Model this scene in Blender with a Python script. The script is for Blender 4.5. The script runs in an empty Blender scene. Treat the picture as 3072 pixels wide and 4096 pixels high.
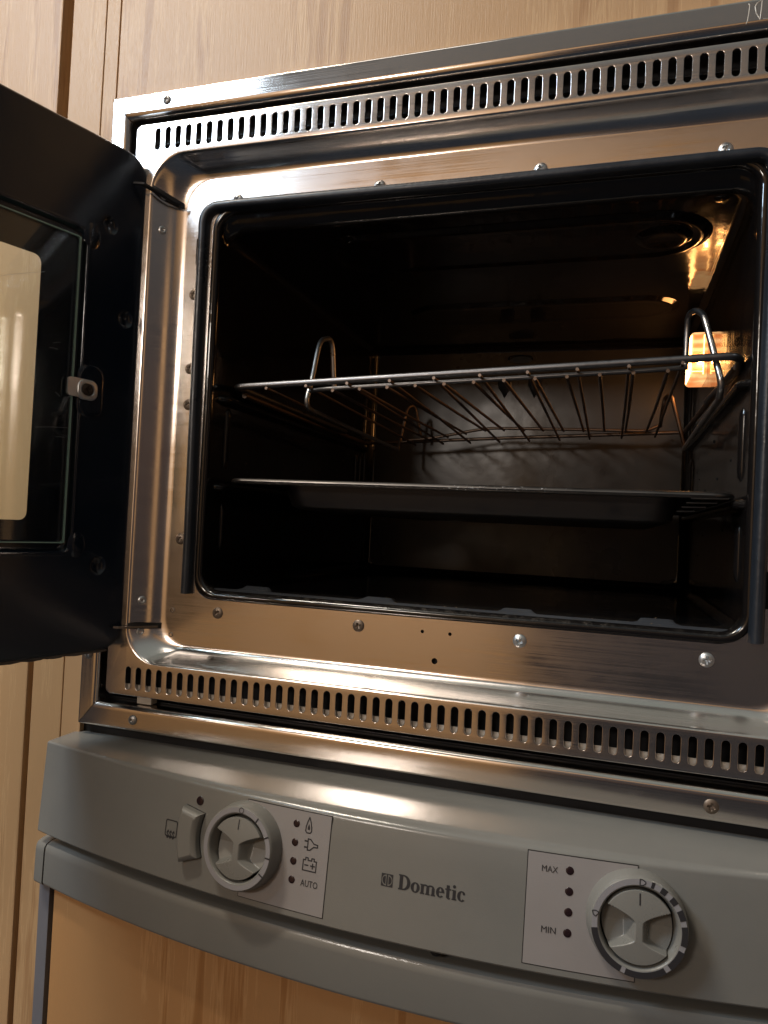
import bpy, bmesh, math, random
from math import pi, sin, cos, sqrt, radians
from mathutils import Vector, Matrix, geometry
random.seed(7)
S = 0.001                                   # everything below is written in millimetres
sc = bpy.context.scene
C = sc.collection

# ------------------------------------------------------------------ camera
cam = bpy.data.cameras.new('camera'); cam_o = bpy.data.objects.new('camera', cam); C.objects.link(cam_o)
cam.sensor_fit = 'VERTICAL'; cam.sensor_height = 36; cam.lens = 36*2900/4096
cam.clip_start = 0.01; cam.clip_end = 50
_rx, _ry, _rz = CAMROT = (0.0203, -0.0489, 0.3055)
RM = Matrix.Rotation(_rz, 3, 'Z') @ Matrix.Rotation(_rx, 3, 'X') @ Matrix.Rotation(_ry, 3, 'Y')
rt, fw, up = RM.col[0], RM.col[1], RM.col[2]
m = Matrix((( rt.x, up.x, -fw.x, 383.5*S), (rt.y, up.y, -fw.y, -522.2*S), (rt.z, up.z, -fw.z, 137.7*S), (0, 0, 0, 1)))
cam_o.matrix_world = m
sc.camera = cam_o

# ------------------------------------------------------------------ room light
sc.view_settings.view_transform = 'Standard'; sc.view_settings.look = 'None'
sc.view_settings.exposure = -0.03; sc.view_settings.gamma = 1.0
W = bpy.data.worlds.new('World'); sc.world = W; W.use_nodes = True
wn = W.node_tree; wn.nodes.clear()
wo = wn.nodes.new('ShaderNodeOutputWorld'); wb = wn.nodes.new('ShaderNodeBackground')
tc = wn.nodes.new('ShaderNodeTexCoord'); sx = wn.nodes.new('ShaderNodeSeparateXYZ'); cr = wn.nodes.new('ShaderNodeValToRGB')
mr = wn.nodes.new('ShaderNodeMapRange'); mr.inputs[1].default_value = -1; mr.inputs[2].default_value = 1
wn.links.new(tc.outputs['Generated'], sx.inputs[0]); wn.links.new(sx.outputs['Z'], mr.inputs[0]); wn.links.new(mr.outputs[0], cr.inputs[0])
wn.links.new(cr.outputs[0], wb.inputs[0]); wn.links.new(wb.outputs[0], wo.inputs[0])
e = cr.color_ramp.elements
e[0].position = 0.0; e[0].color = (.035, .045, .06, 1); e[1].position = 1; e[1].color = (.36, .40, .37, 1)
for p, c in ((.42, (.05, .045, .045, 1)), (.55, (.105, .072, .060, 1)), (.66, (.10, .098, .10, 1)), (.75, (.165, .152, .145, 1)), (.88, (.32, .345, .33, 1))):
    q = e.new(p); q.color = c
wb.inputs[1].default_value = 0.6

def area(name, loc, target, sx_, sy_, power, col, shape='RECTANGLE'):
    l = bpy.data.lights.new(name, 'AREA'); l.shape = shape; l.size = sx_; l.size_y = sy_; l.energy = power; l.color = col
    o = bpy.data.objects.new(name, l); C.objects.link(o); o.location = loc
    o.rotation_euler = (Vector(target)-Vector(loc)).to_track_quat('-Z', 'Y').to_euler()
    return o
area('window_light', (-.81, -1.04, 1.235), (.1, 0, .2), .38, .28, 13.5, (.66, .83, 1.0))
area('wall_light', (-.30, -1.62, .66), (.2, 0, .2), .24, .16, 6.0, (1.0, .90, .80))
area('ceiling_light', (-.20, -.95, 1.75), (-.20, -1.15, 0), .5, .3, 1.1, (1.0, .93, .84))
area('opposite_wall_fill', (-.40, -.50, 1.35), (-.30, -1.92, -.25), .4, .12, 30, (1.0, .89, .74))  # added fill facing the opposite wall, brightens its reflection in the steel

# ------------------------------------------------------------------ node helpers
def mat(name):
    m = bpy.data.materials.new(name); m.use_nodes = True
    return m, m.node_tree, m.node_tree.nodes['Principled BSDF']
def N(t, k, **kw):
    n = t.nodes.new(k)
    for a, b in kw.items(): setattr(n, a, b)
    return n
def coords(t, scale=(1, 1, 1), which='Object'):
    c = N(t, 'ShaderNodeTexCoord'); mp = N(t, 'ShaderNodeMapping'); mp.inputs['Scale'].default_value = scale
    t.links.new(c.outputs[which], mp.inputs[0]); return mp.outputs[0]
def noise(t, vec, scale, detail=3, rough=.5, dist=0):
    n = N(t, 'ShaderNodeTexNoise'); n.inputs['Scale'].default_value = scale; n.inputs['Detail'].default_value = detail
    n.inputs['Roughness'].default_value = rough; n.inputs['Distortion'].default_value = dist
    t.links.new(vec, n.inputs['Vector']); return n.outputs['Fac']
def ramp(t, fac, stops):
    r = N(t, 'ShaderNodeValToRGB'); el = r.color_ramp.elements
    el[0].position, el[0].color = stops[0][0], stops[0][1]; el[1].position, el[1].color = stops[-1][0], stops[-1][1]
    for p, c in stops[1:-1]:
        q = el.new(p); q.color = c
    t.links.new(fac, r.inputs[0]); return r.outputs[0]
def g(v): return (v, v, v, 1)
def bump(t, b, h, strength, dist=.001):
    n = N(t, 'ShaderNodeBump'); n.inputs['Strength'].default_value = strength; n.inputs['Distance'].default_value = dist
    t.links.new(h, n.inputs['Height']); t.links.new(n.outputs[0], b.inputs['Normal']); return n

def steel(name, brush=(8, 60, 900), rough=.2, col=(.66, .63, .60), dent=.25, smudge=.10):
    m, t, b = mat(name)
    b.inputs['Metallic'].default_value = 1
    b.inputs['Base Color'].default_value = (*col, 1)
    s = noise(t, coords(t, (6, 6, 9)), 3, 5, .6)
    s2 = noise(t, coords(t, brush), 1, 2, .5)
    mx = N(t, 'ShaderNodeMath', operation='ADD'); t.links.new(s, mx.inputs[0]); t.links.new(s2, mx.inputs[1])
    r = ramp(t, mx.outputs[0], ((.55, g(max(.03, rough-smudge*.7))), (1.35, g(rough+smudge))))
    t.links.new(r, b.inputs['Roughness'])
    d = noise(t, coords(t, (5, 5, 5)), 2.2, 1, .4)
    ad = N(t, 'ShaderNodeMath', operation='MULTIPLY_ADD'); t.links.new(s2, ad.inputs[0]); ad.inputs[1].default_value = .004; t.links.new(d, ad.inputs[2])
    bump(t, b, ad.outputs[0], dent, .004)
    return m
M = {}
M['steel'] = steel('brushed_steel', (6, 60, 1500), .11, (.84, .775, .73), .09)
M['steel_v'] = steel('brushed_steel_upright', (700, 60, 6), .10, (.80, .75, .71), .16)
M['trim'] = steel('polished_trim_steel', (6, 60, 1800), .10, (.84, .77, .715), .08, .05)
M['screw'] = steel('screw_steel', (90, 90, 90), .32, (.62, .64, .65), .2)
M['screw_old'] = steel('tarnished_screw_steel', (90, 90, 90), .45, (.22, .175, .14), .5)
M['screw_mid'] = steel('dull_screw_steel', (90, 90, 90), .36, (.42, .41, .40), .3)
M['screw_dark'] = steel('dark_screw_steel', (90, 90, 90), .5, (.07, .055, .045), .5)
M['wire'] = steel('tarnished_wire', (160, 160, 160), .30, (.20, .20, .21), .6)
M['wire_burnt'] = steel('burnt_wire', (220, 220, 220), .40, (.20, .15, .12), .9)
M['traymetal'] = steel('dark_tray_steel', (40, 40, 40), .34, (.12, .11, .105), .4)
M['bright_wire'] = steel('bright_wire', (160, 160, 160), .26, (.56, .54, .52), .5)

def enamel(name, rough, col=(.006, .006, .007), bs=.35, dust=0):
    m, t, b = mat(name)
    b.inputs['Base Color'].default_value = (*col, 1); b.inputs['IOR'].default_value = 1.56
    v = coords(t, (1, 1, 1))
    a = noise(t, v, 26, 2, .5); c2 = noise(t, v, 150, 3, .6); d = noise(t, v, 5, 4, .65)
    ad = N(t, 'ShaderNodeMath', operation='MULTIPLY_ADD'); t.links.new(c2, ad.inputs[0]); ad.inputs[1].default_value = .10; t.links.new(a, ad.inputs[2])
    bump(t, b, ad.outputs[0], bs, .0022)
    t.links.new(ramp(t, d, ((.32, g(rough*.55)), (.72, g(rough*1.9)))), b.inputs['Roughness'])
    if dust:
        geo = N(t, 'ShaderNodeNewGeometry'); sz = N(t, 'ShaderNodeSeparateXYZ'); t.links.new(geo.outputs['Normal'], sz.inputs[0])
        f = noise(t, v, 210, 4, .7); f2 = noise(t, v, 14, 3, .6)
        r1 = ramp(t, sz.outputs['Z'], ((.25, g(0)), (.85, g(1)))); r2 = ramp(t, f, ((.46, g(0)), (.72, g(1)))); r3 = ramp(t, f2, ((.35, g(.1)), (.65, g(1))))
        k = N(t, 'ShaderNodeMath', operation='MULTIPLY'); t.links.new(r1, k.inputs[0]); t.links.new(r2, k.inputs[1])
        k2 = N(t, 'ShaderNodeMath', operation='MULTIPLY'); t.links.new(k.outputs[0], k2.inputs[0]); t.links.new(r3, k2.inputs[1])
        mx = N(t, 'ShaderNodeMix', data_type='RGBA'); t.links.new(k2.outputs[0], mx.inputs[0])
        mx.inputs[6].default_value = (*col, 1); mx.inputs[7].default_value = (.16*dust, .14*dust, .12*dust, 1)
        t.links.new(mx.outputs[2], b.inputs['Base Color'])
    return m
M['enamel'] = enamel('black_enamel', .10, (.007, .006, .006), .30, .5)
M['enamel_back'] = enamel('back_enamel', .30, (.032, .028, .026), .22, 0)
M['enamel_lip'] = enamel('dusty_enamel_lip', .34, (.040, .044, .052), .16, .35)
M['enamel_door'] = enamel('door_enamel', .15, (.006, .010, .018), .12, 0)

def plain(name, col, rough, bscale=0, bstr=.1, metallic=0, vary=0, spec=.5):
    m, t, b = mat(name)
    b.inputs['Base Color'].default_value = (*col, 1); b.inputs['Roughness'].default_value = rough; b.inputs['Metallic'].default_value = metallic
    b.inputs['Specular IOR Level'].default_value = spec
    v = coords(t, (1, 1, 1))
    if bscale: bump(t, b, noise(t, v, bscale, 3, .55), bstr, .0006)
    if vary:
        f = noise(t, v, 13, 7, .68)
        lo = tuple(c*(1-vary) for c in col)+(1,); hi = tuple(min(1, c*(1+vary)) for c in col)+(1,)
        t.links.new(ramp(t, f, ((.3, lo), (.7, hi))), b.inputs['Base Color'])
        t.links.new(ramp(t, f, ((.34, g(rough*.7)), (.68, g(min(1, rough*1.6))))), b.inputs['Roughness'])
    return m
M['rubber'] = plain('black_silicone_seal', (.016, .020, .027), .32, 300, .35, 0, .3)
M['plastic'] = plain('grey_plastic', (.195, .191, .176), .13, 1400, .10, 0, .05)
M['plastic_soft'] = plain('satin_grey_plastic', (.205, .20, .183), .33, 1200, .12, 0, .05)
M['plate'] = plain('silver_grey_plate', (.275, .255, .248), .42, 1600, .12, 0, .03)
M['ring'] = plain('silver_ring_face', (.27, .262, .275), .38, 1600, .12, 0, .04)
M['print'] = plain('dark_print', (.022, .021, .024), .5, 0)
M['holedark'] = plain('dark_opening', (.008, .007, .007), .6, 0)
M['lens'] = plain('dark_indicator_lens', (.02, .010, .012), .22, 0)
M['column'] = plain('grey_column', (.17, .17, .19), .4, 900, .12, 0, .05)
M['housing'] = plain('dark_housing', (.02, .02, .022), .45, 60, .3, .6, .3)
M['wool'] = plain('galvanised_ledge', (.42, .38, .33), .55, 500, .9, .35, .45)
M['scratch_speck'] = plain('scratch_speck_steel', (.62, .58, .52), .55, 600, .3, .6)
M['grime'] = plain('dried_grime', (.10, .08, .065), .6, 400, .8, 0, .5)
M['crumb'] = plain('crumb', (.30, .22, .14), .8, 400, .8, 0, .4)
M['chips'] = plain('worn_pale_metal', (.45, .46, .47), .4, 400, .8, .7, .3)

def wood(name, c1, c2, rough=.42, grain=1.0, seed=0):
    m, t, b = mat(name)
    c = N(t, 'ShaderNodeTexCoord'); mp = N(t, 'ShaderNodeMapping'); mp.inputs['Location'].default_value = (seed*.37, 0, seed*.21)
    t.links.new(c.outputs['Object'], mp.inputs[0])
    def st(sx_, sz_):
        q = N(t, 'ShaderNodeMapping'); q.inputs['Scale'].default_value = (sx_, sx_, sz_); t.links.new(mp.outputs[0], q.inputs[0]); return q.outputs[0]
    broad = noise(t, st(16, 1.6), 1, 3, .55, 1.2)
    mid = noise(t, st(70, 4.5), 1, 4, .6, .6)
    fine = noise(t, st(900, 22), 1, 3, .6, .1)
    tiny = noise(t, st(2200, 120), 1, 2, .6)
    a = N(t, 'ShaderNodeMath', operation='MULTIPLY_ADD'); t.links.new(mid, a.inputs[0]); a.inputs[1].default_value = .8; t.links.new(broad, a.inputs[2])
    a2 = N(t, 'ShaderNodeMath', operation='MULTIPLY_ADD'); t.links.new(fine, a2.inputs[0]); a2.inputs[1].default_value = .28*grain; t.links.new(a.outputs[0], a2.inputs[2])
    mid_c = tuple((x+y)/2 for x, y in zip(c1, c2))
    dk = tuple(x*.84 for x in c1)
    col = ramp(t, a2.outputs[0], ((.66, (*dk, 1)), (.88, (*c1, 1)), (1.08, (*mid_c, 1)), (1.35, (*c2, 1))))
    t.links.new(col, b.inputs['Base Color'])
    b.inputs['Roughness'].default_value = rough
    ad = N(t, 'ShaderNodeMath', operation='MULTIPLY_ADD'); t.links.new(tiny, ad.inputs[0]); ad.inputs[1].default_value = .6; t.links.new(fine, ad.inputs[2])
    bump(t, b, ad.outputs[0], .35*grain, .0006)
    return m
M['wood'] = wood('beech_veneer', (.41, .232, .112), (.58, .375, .20))
M['wood2'] = wood('beech_strip_veneer', (.42, .243, .115), (.58, .375, .197), .42, 1.2, 3)
M['wood3'] = wood('fridge_door_veneer', (.40, .195, .070), (.57, .325, .145), .40, .9, 7)
M['wood4'] = wood('opposite_veneer', (.46, .27, .13), (.60, .39, .20), .45, .8, 11)
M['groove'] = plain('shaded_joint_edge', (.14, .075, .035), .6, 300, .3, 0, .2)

# glass
m, t, b = mat('door_glass'); M['glass'] = m
b.inputs['Base Color'].default_value = (.93, .97, .95, 1); b.inputs['Roughness'].default_value = .02
b.inputs['Transmission Weight'].default_value = 1; b.inputs['IOR'].default_value = 1.48
m, t, b = mat('glass_edge'); M['glass_edge'] = m
b.inputs['Base Color'].default_value = (.27, .42, .37, 1); b.inputs['Roughness'].default_value = .18; b.inputs['Alpha'].default_value = 1
# oven lamp cover: ribbed glass lit from inside
m, t, b = mat('lit_ribbed_glass'); M['lampglass'] = m
v = coords(t, (1, 1, 1))
wv = N(t, 'ShaderNodeTexWave', wave_type='BANDS', bands_direction='Z'); wv.inputs['Scale'].default_value = 34; wv.inputs['Distortion'].default_value = 2.5; wv.inputs['Detail'].default_value = 2
t.links.new(v, wv.inputs[0])
nz = noise(t, v, 55, 3, .6)
a = N(t, 'ShaderNodeMath', operation='MULTIPLY'); t.links.new(wv.outputs['Fac'], a.inputs[0]); t.links.new(nz, a.inputs[1])
t.links.new(ramp(t, a.outputs[0], ((.05, (.9, .24, .06, 1)), (.3, (1, .38, .13, 1)), (.55, (1.3, .70, .28, 1)))), b.inputs['Emission Color'])
b.inputs['Base Color'].default_value = (.5, .3, .15, 1); b.inputs['Roughness'].default_value = .15; b.inputs['Emission Strength'].default_value = 1.15
m, t, b = mat('lit_bulb'); M['bulb'] = m
b.inputs['Emission Color'].default_value = (1, .48, .15, 1); b.inputs['Emission Strength'].default_value = 160

m, t, b = mat('added_glow'); M['glow_sheet'] = m  # emitter for the sheet added to the lamp cover
b.inputs['Emission Color'].default_value = (1, .42, .12, 1); b.inputs['Emission Strength'].default_value = 16
m, t, b = mat('lit_glass_rib'); M['hotline'] = m
b.inputs['Emission Color'].default_value = (1, .50, .14, 1); b.inputs['Emission Strength'].default_value = 7
# ------------------------------------------------------------------ mesh helpers
def tag(o, label=None, cat=None, group=None, kind=None):
    for k, v in (('label', label), ('category', cat), ('group', group), ('kind', kind)):
        if v: o[k] = v
    return o
def empty(name, label, cat, loc=(0, 0, 0), group=None):
    o = bpy.data.objects.new(name, None); C.objects.link(o); o.location = [c*S for c in loc]; o.empty_display_size = .02
    return tag(o, label, cat, group)
class MB:
    def __init__(s): s.v = []; s.f = []; s.m = []; s.cur = 0
    def add(s, vs, fs):
        k = len(s.v); s.v += [tuple(v) for v in vs]; s.f += [tuple(i+k for i in f) for f in fs]; s.m += [s.cur]*len(fs); return s
    def box(s, x0, x1, y0, y1, z0, z1, bev=0):
        if bev:
            bm = bmesh.new(); bmesh.ops.create_cube(bm, size=1)
            for v in bm.verts: v.co = Vector(((x0+x1)/2+v.co.x*(x1-x0), (y0+y1)/2+v.co.y*(y1-y0), (z0+z1)/2+v.co.z*(z1-z0)))
            bmesh.ops.bevel(bm, geom=bm.edges[:], offset=bev, segments=2, affect='EDGES', profile=.5)
            bm.verts.index_update(); s.add([v.co[:] for v in bm.verts], [[v.index for v in f.verts] for f in bm.faces]); bm.free(); return s
        vs = [(x, y, z) for x in (x0, x1) for y in (y0, y1) for z in (z0, z1)]
        return s.add(vs, [(0, 1, 3, 2), (4, 6, 7, 5), (0, 4, 5, 1), (2, 3, 7, 6), (0, 2, 6, 4), (1, 5, 7, 3)])
    def loft(s, loops, cap0=False, cap1=False, close=True):
        n = len(loops[0]); vs = [p for l in loops for p in l]; fs = []
        for i in range(len(loops)-1):
            for j in range(n if close else n-1):
                a, b = i*n+j, i*n+(j+1) % n
                fs.append((a, b, b+n, a+n))
        if cap0: fs.append(tuple(range(n))[::-1])
        if cap1: fs.append(tuple(range((len(loops)-1)*n, len(loops)*n)))
        return s.add(vs, fs)
    def tube(s, pts, r, n=10, cap=True, closed=False):
        P = [Vector(p) for p in pts]; L = []
        rr = r if hasattr(r, '__len__') else [r]*len(P)
        tans = []
        for i in range(len(P)):
            if closed: t = P[(i+1) % len(P)]-P[i-1]
            else: t = P[min(i+1, len(P)-1)]-P[max(i-1, 0)]
            tans.append(t.normalized())
        u = tans[0].orthogonal().normalized()
        for i, p in enumerate(P):
            t = tans[i]; u = (u-t*u.dot(t)).normalized(); w = t.cross(u)
            L.append([tuple(p+(u*cos(2*pi*k/n)+w*sin(2*pi*k/n))*rr[i]) for k in range(n)])
        if closed: L.append(L[0])
        return s.loft(L, cap and not closed, cap and not closed)
    def lathe(s, prof, c, axis=(0, -1, 0), n=20):
        ax = Vector(axis).normalized(); u = ax.orthogonal().normalized(); w = ax.cross(u); c = Vector(c)
        L = [[tuple(c+ax*h+(u*cos(2*pi*k/n)+w*sin(2*pi*k/n))*r) for k in range(n)] for r, h in prof]
        return s.loft(L, False, True)
    def make(s, name, m, parent=None, sharp=35, label=None, kind=None, data=None):
        me = bpy.data.meshes.new(name)
        me.from_pydata([(x*S, y*S, z*S) for x, y, z in s.v], [], s.f)
        for mm in (m if isinstance(m, (list, tuple)) else [m]): me.materials.append(M[mm])
        me.polygons.foreach_set('material_index', s.m)
        bm = bmesh.new(); bm.from_mesh(me); bmesh.ops.remove_doubles(bm, verts=bm.verts, dist=1e-6)
        bmesh.ops.recalc_face_normals(bm, faces=bm.faces); bm.to_mesh(me); bm.free()
        me.polygons.foreach_set('use_smooth', [sharp > 0]*len(me.polygons))
        if sharp > 0: me.set_sharp_from_angle(angle=radians(sharp))
        o = link(name, me, parent, label, kind)
        if sharp > 0:
            w = o.modifiers.new('normals', 'WEIGHTED_NORMAL'); w.keep_sharp = True; w.weight = 100
        return o
def link(name, me, parent=None, label=None, kind=None, loc=None, rot=None):
    o = bpy.data.objects.new(name, me); C.objects.link(o)
    if parent:
        o.parent = parent
        if parent.type == 'EMPTY': o.matrix_parent_inverse = Matrix.Translation(-parent.location)
    if loc: o.location = [c*S for c in loc]
    if rot: o.rotation_euler = rot
    return tag(o, label=label, kind=kind)
def rr(x0, x1, z0, z1, r, n=8):
    out = []
    for cx, cz, a0 in ((x1-r, z1-r, 0), (x0+r, z1-r, pi/2), (x0+r, z0+r, pi), (x1-r, z0+r, 3*pi/2)):
        for k in range(n+1):
            a = a0+pi/2*k/n; out.append((cx+r*cos(a), cz+r*sin(a)))
    return out
def inside(p, poly):
    x, z = p; c = False; j = len(poly)-1
    for i in range(len(poly)):
        xi, zi = poly[i]; xj, zj = poly[j]
        if (zi > z) != (zj > z) and x < (xj-xi)*(z-zi)/(zj-zi)+xi: c = not c
        j = i
    return c
def cdt(outer, holes=()):
    """triangles of a flat 2D region with holes"""
    pts = []; edges = []
    for l in [outer]+list(holes):
        k = len(pts); pts += [Vector(p) for p in l]; n = len(l); edges += [(k+i, k+(i+1) % n) for i in range(n)]
    vs, es, fs, *_ = geometry.delaunay_2d_cdt(pts, edges, [], 0, 1e-7)
    bb = [(min(p[0] for p in h), max(p[0] for p in h), min(p[1] for p in h), max(p[1] for p in h)) for h in holes]
    out = []
    for f in fs:
        cx = sum(vs[i].x for i in f)/len(f); cz = sum(vs[i].y for i in f)/len(f)
        if not inside((cx, cz), outer): continue
        if any(b0 < cx < b1 and b2 < cz < b3 and inside((cx, cz), h) for h, (b0, b1, b2, b3) in zip(holes, bb)): continue
        out.append(tuple(f))
    return [(v.x, v.y) for v in vs], out
def fillet(pts, r, n=6):
    P = [Vector(p) for p in pts]; out = [tuple(P[0])]
    for i in range(1, len(P)-1):
        a = (P[i-1]-P[i]); b = (P[i+1]-P[i]); ra = min(r if not hasattr(r, '__len__') else r[i], a.length*.48, b.length*.48)
        p0 = P[i]+a.normalized()*ra; p1 = P[i]+b.normalized()*ra
        for k in range(n+1):
            t = k/n; out.append(tuple(p0*(1-t)**2+P[i]*2*t*(1-t)+p1*t*t))
    out.append(tuple(P[-1])); return out

# ================================================================== SETTING: opposite side of the narrow room
wall = MB().box(-1500, 110, -1940, -1900, -1100, 1440).box(110, 1300, -1940, -1900, 1020, 1440).make('wall', 'wood4', None, 30); tag(wall, kind='structure', label='pale wooden wall across the aisle, seen only as reflections in the steel')

side = MB().box(1200, 1240, -1180, -820, -900, 900).make('wall', 'wood4', None, 30); tag(side, kind='structure', label='unseen wooden panel added to the right to streak reflections in the steel')  # out-of-view panel added for reflected streaks on the recess slope
# ================================================================== CABINETS
cab = empty('kitchen_cabinet', 'pale beech veneer cabinet front around the oven, with upright strips and panel above it', 'cabinet', (-78, 10, 0))
def panel(name, x0, x1, z0, z1, y0=0, y1=16, mt='wood', bev=.9, par=cab, **k):
    return MB().box(x0, x1, y0, y1, z0, z1, bev).make(name, mt, par, 40, **k)
panel('top_panel', -44.6, 900, 492, 1100, 0, 16, 'wood')
panel('upright_strip', -96.6, -60.6, 20, 1100, 0, 18, 'wood2', 1.2)
panel('upright_strip', -98.6, -66.2, -700, 20-.4, 0, 18, 'wood2', 1.2)
panel('edge_strip', -60.2, -46.2, 20, 1100, .6, 18, 'wood2', .8)
panel('edge_strip', -65.8, -46.2, -700, 20-.4, .6, 18, 'wood', .8)
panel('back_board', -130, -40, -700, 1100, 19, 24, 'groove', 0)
panel('side_panel', 566, 900, -700, 491, 0, 16, 'wood')
tall = empty('cupboard_door', 'plain beech veneer cupboard door left of the oven, beyond the open glass oven door', 'door', (-300, 10, 0))
panel('door_panel', -700, -107.4, 20, 1100, -1, 17, 'wood', 2.2, tall)
panel('door_panel', -700, -103.4, -700, 19.4, -1, 17, 'wood2', 2.2, tall)

# ================================================================== OVEN
oven = empty('oven', 'stainless steel built-in oven with slotted vents, its black glass door swung open', 'oven', (259, 20, -40))
# --- face plate with 106 vent slots and the pressed recess
plate_o = rr(-21, 539, -14, 472.6, 4, 4)
R0 = rr(-5, 523, 13, 446, 30, 10)
def capsule(cx, cz, r, h, n=7):
    out = []
    for k in range(n): a = pi*k/(n-1); out.append((cx+r*cos(a), cz+h/2-r+r*sin(a)))
    for k in range(n): a = pi+pi*k/(n-1); out.append((cx+r*cos(a), cz-h/2+r+r*sin(a)))
    return out
centers = [(i*10, z) for i in range(53) for z in (0, 459.2)]
caps = [capsule(x, z, 2.95, 19.8) for x, z in centers]
fp = MB()
vs, fs = cdt(plate_o, [R0]+caps)
fp.add([(x, 0, z) for x, z in vs], fs)
for (x, z) in centers:
    fp.loft([[(a, y, b) for a, b in capsule(x, z, r, h)] for r, h, y in ((2.95, 19.8, 0), (2.72, 19.35, .10), (2.50, 18.9, .45), (2.42, 18.75, 1.0), (2.42, 18.75, 1.9))])
fp.loft([[(a, y, b) for a, b in rr(-21-d, 539+d, -14-d, 472.6+d, 4+d, 4)] for d, y in ((0, 0), (.5, .25), (.7, .8), (.7, 11))])
# recess walls: S-profile
prof = []
for k in range(27):
    t = k/26; a = t
    # shoulder radius, slope, foot radius (d inward, y depth)
    sp_ = lambda q: (sqrt((q-.07)**2+.004)+(q-.07))/2
    b_ = (sp_(a)-sp_(0))/(sp_(1)-sp_(0)); s_ = 1-(1-b_)**2
    prof.append((a, s_))
lo = []
for a, s_ in prof:
    x0, x1 = -5+a*26, 523-a*26; z0, z1 = 13+a*16.5, 446-a*16.5; r = 30-6*a
    lo.append([(p, 20*s_, q) for p, q in rr(x0, x1, z0, z1, r, 10)])
fp.loft(lo)
inner = rr(21, 497, 29.5, 429.5, 24, 10)
opening = rr(46.5, 471.5, 69.0, 403, 17, 8)
circ = lambda x, z, r, n=12: [(x+r*cos(2*pi*k/n), z+r*sin(2*pi*k/n)) for k in range(n)]
holes = [circ(248, 58.9, 1.35), circ(269.6, 58.8, 1.35), circ(258.6, 37.3, 2.35), rr(30.6, 38, 356, 379, .5, 1), rr(480, 487, 95, 120, .5, 1)]
vs, fs = cdt(inner, [opening]+holes)
fp.add([(x, 20, z) for x, z in vs], fs)
for h in holes+[opening]:
    fp.loft([[(x, 20, z) for x, z in h], [(x, 21.4, z) for x, z in h]])
fp.make('face_plate', 'steel', oven, 30)
# dark housing behind the slots and in the gap round the plate
hb = MB(); vs, fs = cdt(rr(-60, 575, -48, 505, 2, 2), [rr(24, 494, 33, 427, 10, 4)])
hb.add([(x, 27, z) for x, z in vs], fs)
hb.box(-40, 560, 14, 26, -21.8, -20.6); hb.make('housing', 'housing', oven, 30)
hb = MB(); vs, fs = cdt(rr(0, 518, 20, 440, 10, 3), [opening]); hb.add([(x, 24.5, z) for x, z in vs], fs); hb.make('backing_sheet', 'housing', oven, 30)
MB().box(-12, 532, 3.2, 4.2, -11.5, -5.6).make('inner_ledge', 'wool', oven, 30)
MB().box(-12, 532, 7.5, 8.5, 458.0, 459.2).make('inner_ledge', 'housing', oven, 30)
MB().box(0, 518, 4, 26, -12.6, -11.8).make('inner_ledge', 'housing', oven, 30)
for x, w in ((8, 14),): MB().box(x, x+w, 3, 12, -21, -14.8, .6).make('spacer_block', 'wool', oven, 40)
# --- surround trim, four mitred pieces
def trim(kind):
    X0, X1, Z0, Z1 = -45, 563, -42.3, 498; ins = dict(l=17.5, r=17.5, b=20.5, t=20.5)
    # section: t = distance inwards from outer edge (0..1 of width), y
    sec = [(0, 0), (0, -3.0), (.03, -3.7), (.06, -4.0), (.10, -4.0), (.72, -4.0), (.76, -4.0), (.84, -3.7), (.91, -2.9), (.965, -1.6), (.99, 0), (1, 2), (1, 12)]
    gap = .45
    L = []
    for a, y in sec:
        xl = X0+a*ins['l']; xr = X1-a*ins['r']; zb = Z0+a*ins['b']; zt = Z1-a*ins['t']
        if kind == 'top': L.append([(xl+gap, y, zt), (xr-gap, y, zt)])
        if kind == 'bottom': L.append([(xl+gap, y, zb), (xr-gap, y, zb)])
        if kind == 'left': L.append([(xl, y, zb+gap), (xl, y, zt-gap)])
        if kind == 'right': L.append([(xr, y, zb+gap), (xr, y, zt-gap)])
    n = 24; LL = []
    for (p, q) in L:
        P, Q = Vector(p), Vector(q); LL.append([tuple(P.lerp(Q, i/n)) for i in range(n+1)])
    o = MB().loft(LL, close=False).make('surround_trim', 'trim' if kind in ('top', 'bottom') else 'steel_v', oven, 30)
    sol = o.modifiers.new('thickness', 'SOLIDIFY'); o.modifiers.move(len(o.modifiers)-1, 0); sol.thickness = -.7*S; sol.offset = 1
for k in ('top', 'bottom', 'left', 'right'): trim(k)
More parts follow.
